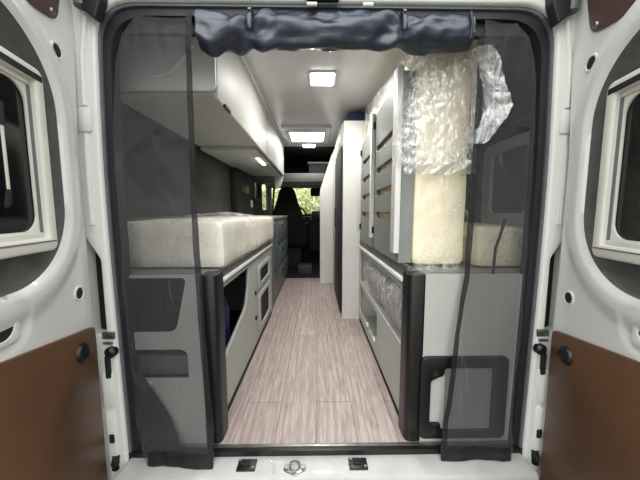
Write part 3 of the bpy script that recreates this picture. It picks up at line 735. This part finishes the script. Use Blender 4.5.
# ------------------------------------------------------------------ insect screen
t = thing('insect_screen', 'dark mesh insect screen hung in the rear opening, centre rolled up', 'insect screen', (CX, -.01, 1.56))
def ynet(x, z):
    y = -.036+.006*math.sin(x*34+z*3)+.012*noise.noise(Vector((x*7, z*3, 2)))+.005*noise.noise(Vector((x*22+z*8, z*7, 4)))
    if z < .12: y -= (.034+.02*max(0, 1-abs(x+.40)/.2))*(.12-z)/.14
    return max(min(y, -.0245), -.09)
xlL = lambda z: lerp(z, [(-.02, -.615), (.02, -.645), (.12, -.678), (.4, -.680), (.95, -.680), (1.2, -.676), (1.4, -.655), (1.48, -.635), (1.53, -.59)])
xrL = lambda z: lerp(z, [(-.02, -.372), (.2, -.390), (.46, -.403), (.95, -.414), (1.3, -.410), (1.55, -.401)])
xlR = lambda z: lerp(z, [(-.02, .464), (.17, .484), (.457, .501), (.67, .534), (.95, .540), (1.5, .537)])
xrR = lambda z: lerp(z, [(-.02, .725), (.05, .745), (.4, .753), (.95, .755), (1.2, .751), (1.4, .730), (1.48, .712), (1.53, .67)])
def netsheet(xa, xb, z0, z1, nx=40, nz=120, dy=0):
    def f(a, b):
        z = z0(a)+(z1-z0(a))*b if callable(z0) else z0+(z1-z0)*b
        x = xa(z)+(xb(z)-xa(z))*a
        return Vector((x, ynet(x, z)+dy, z))
    return sheet(f, nx, nz)
L_ = obj('left_panel', netsheet(xlL, lambda z: xrL(z)-.018, -.0165, 1.53), M['net'], t)
obj('edge_band', netsheet(lambda z: xrL(z)-.02, xrL, -.0172, 1.55, 4, 160, -.002), M['net2'], L_)
obj('hem', sheet(lambda a, b: Vector((-.615+.243*a, ynet(-.615+.243*a, -.0172+.045*b)-.002, -.0172+.045*b)), 30, 3), M['net2'], L_)
obj('dark_corner', sheet(lambda a, b: (lambda z: (lambda x: Vector((x, ynet(x, z)+.012, z)))(xlL(z)+((-.47-.23*(z+.03)/.44)-xlL(z))*a))(-.014+.43*b), 20, 30), M['net2'], L_)  # near-opaque dark triangle behind the lower left of the mesh
R_ = obj('right_panel', netsheet(lambda z: xlR(z)+.018, xrR, -.0165, 1.53), M['net'], t)
obj('edge_band', netsheet(xlR, lambda z: xlR(z)+.020, -.0172, 1.50, 4, 160, -.002), M['net2'], R_)
obj('hem', sheet(lambda a, b: Vector((.464+.261*a, ynet(.464+.261*a, -.0172+.045*b)-.002, -.0172+.045*b)), 30, 3), M['net2'], R_)
obj('cord', T([(.70, .012, .88), (.69, .012, .83), (.672, .012, .77), (.668, .012, .66), (.672, .012, .5), (.68, .012, .38)], .005, 8), M['black'], R_)
# rolled centre
def rollpt(a, b):
    x = -.385+.902*a
    pin = 0
    for xs in (-.212, .288): pin += math.exp(-((x-xs)/.022)**2)
    r = .055*(1-.25*min(1, pin))
    th = 2*math.pi*b
    fold = .010*noise.noise(Vector((x*7, math.cos(th)*1.6, math.sin(th)*1.6)))+.006*noise.noise(Vector((x*20+th, math.cos(th)*3, math.sin(th)*3)))
    fold += sum(.012*math.exp(-(abs(abs(x-xs)-.05)/.04)**2)*math.sin(3*th+x*30) for xs in (-.212, .288))
    sag = .022*math.exp(-((x+.345)/.03)**2)
    zc = 1.505-.004*math.sin(a*9)
    return Vector((x, -.012+(r*.8+fold)*math.cos(th), zc+(r*1.0+fold)*math.sin(th)-(sag if math.sin(th) < 0 else 0)))
bm = sheet(rollpt, 150, 40); bmesh.ops.remove_doubles(bm, verts=bm.verts, dist=.0005)
for e in (0, 1):
    ends = [v for v in bm.verts if abs(v.co.x-(-.385 if e == 0 else .517)) < 1e-4]
    c = bm.verts.new((-.39 if e == 0 else .522, -.012, 1.505))
    for ed in list(bm.edges):
        if ed.verts[0] in ends and ed.verts[1] in ends: bm.faces.new((ed.verts[0], ed.verts[1], c))
rl = obj('rolled_flap', bm, M['roll'], t, ang=80)
for xs in (-.212, .288):
    b = sheet(lambda a, b: Vector((xs-.008+.016*a, -.012-.047*math.sin(math.pi*.62*b)-.002, 1.505+.056*math.cos(math.pi*.62*b))), 2, 16)
    sp_ = obj('strap', b, M['roll'], t, solid=.002)
    obj('snap', T([(xs, -.040, 1.546), (xs, -.050, 1.552)], .006, 12), M['steel'], sp_)
obj('roll_trim', T([(.502, -.0535, 1.462), (.504, -.060, 1.505), (.502, -.05, 1.546)], .005, 8), M['rubber'], rl)
obj('header_strip', B(-.64, .72, -.008, .012, 1.50, 1.555), M['rubber'], t)

# ------------------------------------------------------------------ hedges outside
def hedge(label, x0, x1, y0, y1, z1, n, seed):
    rnd = random.Random(seed)
    t = thing('hedge', label, 'hedge', ((x0+x1)/2, (y0+y1)/2, -.66))
    bm = new_bm()
    for i in range(n):
        p = Vector((rnd.uniform(x0, x1), rnd.uniform(y0, y1), -.6+(z1+.6)*rnd.random()**.9))
        p += Vector((0, 0, .25*noise.noise(p*1.5)))
        a = Vector((rnd.uniform(-1, 1), rnd.uniform(-1, 1), rnd.uniform(-.4, 1))).normalized(); b = a.cross(Vector((rnd.uniform(-1, 1), rnd.uniform(-1, 1), rnd.uniform(-1, 1)))).normalized()
        s = rnd.uniform(.05, .10)
        bm.faces.new([bm.verts.new(p+a*s), bm.verts.new(p+b*s*.45), bm.verts.new(p-a*s), bm.verts.new(p-b*s*.45)])
    obj('foliage', bm, M['leaf'], t, smooth=False)
    for k in range(6):
        x = x0+(x1-x0)*(k+.5)/6
        obj('stem', T([(x, (y0+y1)/2, -.66), (x+.05, (y0+y1)/2, .2), (x-.04, (y0+y1)/2, z1*.8)], [.05, .035, .015], 8), M['stem'], t)
hedge('bright green hedge seen through the windscreen', -3.5, 3.5, 7.0, 8.2, 1.75, 14000, 3)
hedge('green hedge outside the left side window', -4.4, -3.6, 2, 6.6, 1.9, 9000, 5)

# ------------------------------------------------------------------ light
W = bpy.data.worlds.new('overcast'); S.world = W; W.use_nodes = True
nt = W.node_tree; bg = nt.nodes['Background']
tc = nt.nodes.new('ShaderNodeTexCoord'); sx = nt.nodes.new('ShaderNodeSeparateXYZ'); nt.links.new(tc.outputs['Generated'], sx.inputs[0])
rp = nt.nodes.new('ShaderNodeValToRGB')
rp.color_ramp.elements[0].position = .0; rp.color_ramp.elements[0].color = (.55, .56, .52, 1)
rp.color_ramp.elements[1].position = .8; rp.color_ramp.elements[1].color = (1.0, 1.04, 1.1, 1)
nt.links.new(sx.outputs['Z'], rp.inputs[0]); nt.links.new(rp.outputs[0], bg.inputs['Color'])
bg.inputs['Strength'].default_value = 1.25
sun = bpy.data.lights.new('soft_sun', 'SUN'); sun.energy = .9; sun.angle = math.radians(50); sun.color = (1, .97, .92)
so = bpy.data.objects.new('soft_sun', sun); COL.objects.link(so); so.rotation_euler = (math.radians(52), 0, math.radians(-4))

for x, y, z, sx_, sy_, e in ((.04, .82, 1.725, .14, .14, 4.2), (-.09, 2.08, 1.725, .34, .34, 1.8), (-.085, 2.53, 1.725, .14, .1, .7), (-.467, 1.41, 1.328, .02, .28, .8)):
    l = bpy.data.lights.new('lamp_glow', 'AREA'); l.shape = 'RECTANGLE'; l.size = sx_; l.size_y = sy_; l.energy = e; l.color = (1, .97, .93); l.spread = math.radians(175)
    o = bpy.data.objects.new('lamp_glow', l); COL.objects.link(o); o.location = (x, y, z)
# ------------------------------------------------------------------ camera
F = 275.0
cd = bpy.data.cameras.new('camera'); co = bpy.data.objects.new('camera', cd); COL.objects.link(co)
cd.sensor_fit = 'HORIZONTAL'; cd.sensor_width = 36; cd.lens = 36*F/640; cd.clip_start = .02
co.location = (0, -1.0, .90)
co.rotation_euler = (math.radians(90)-math.atan(27/F), 0, -math.atan(4/F))
S.camera = co
S.view_settings.view_transform = 'Standard'; S.view_settings.look = 'None'; S.view_settings.gamma = 1; S.view_settings.use_curve_mapping = False
S.view_settings.exposure = 1.05
S.cycles.transparent_max_bounces = 24
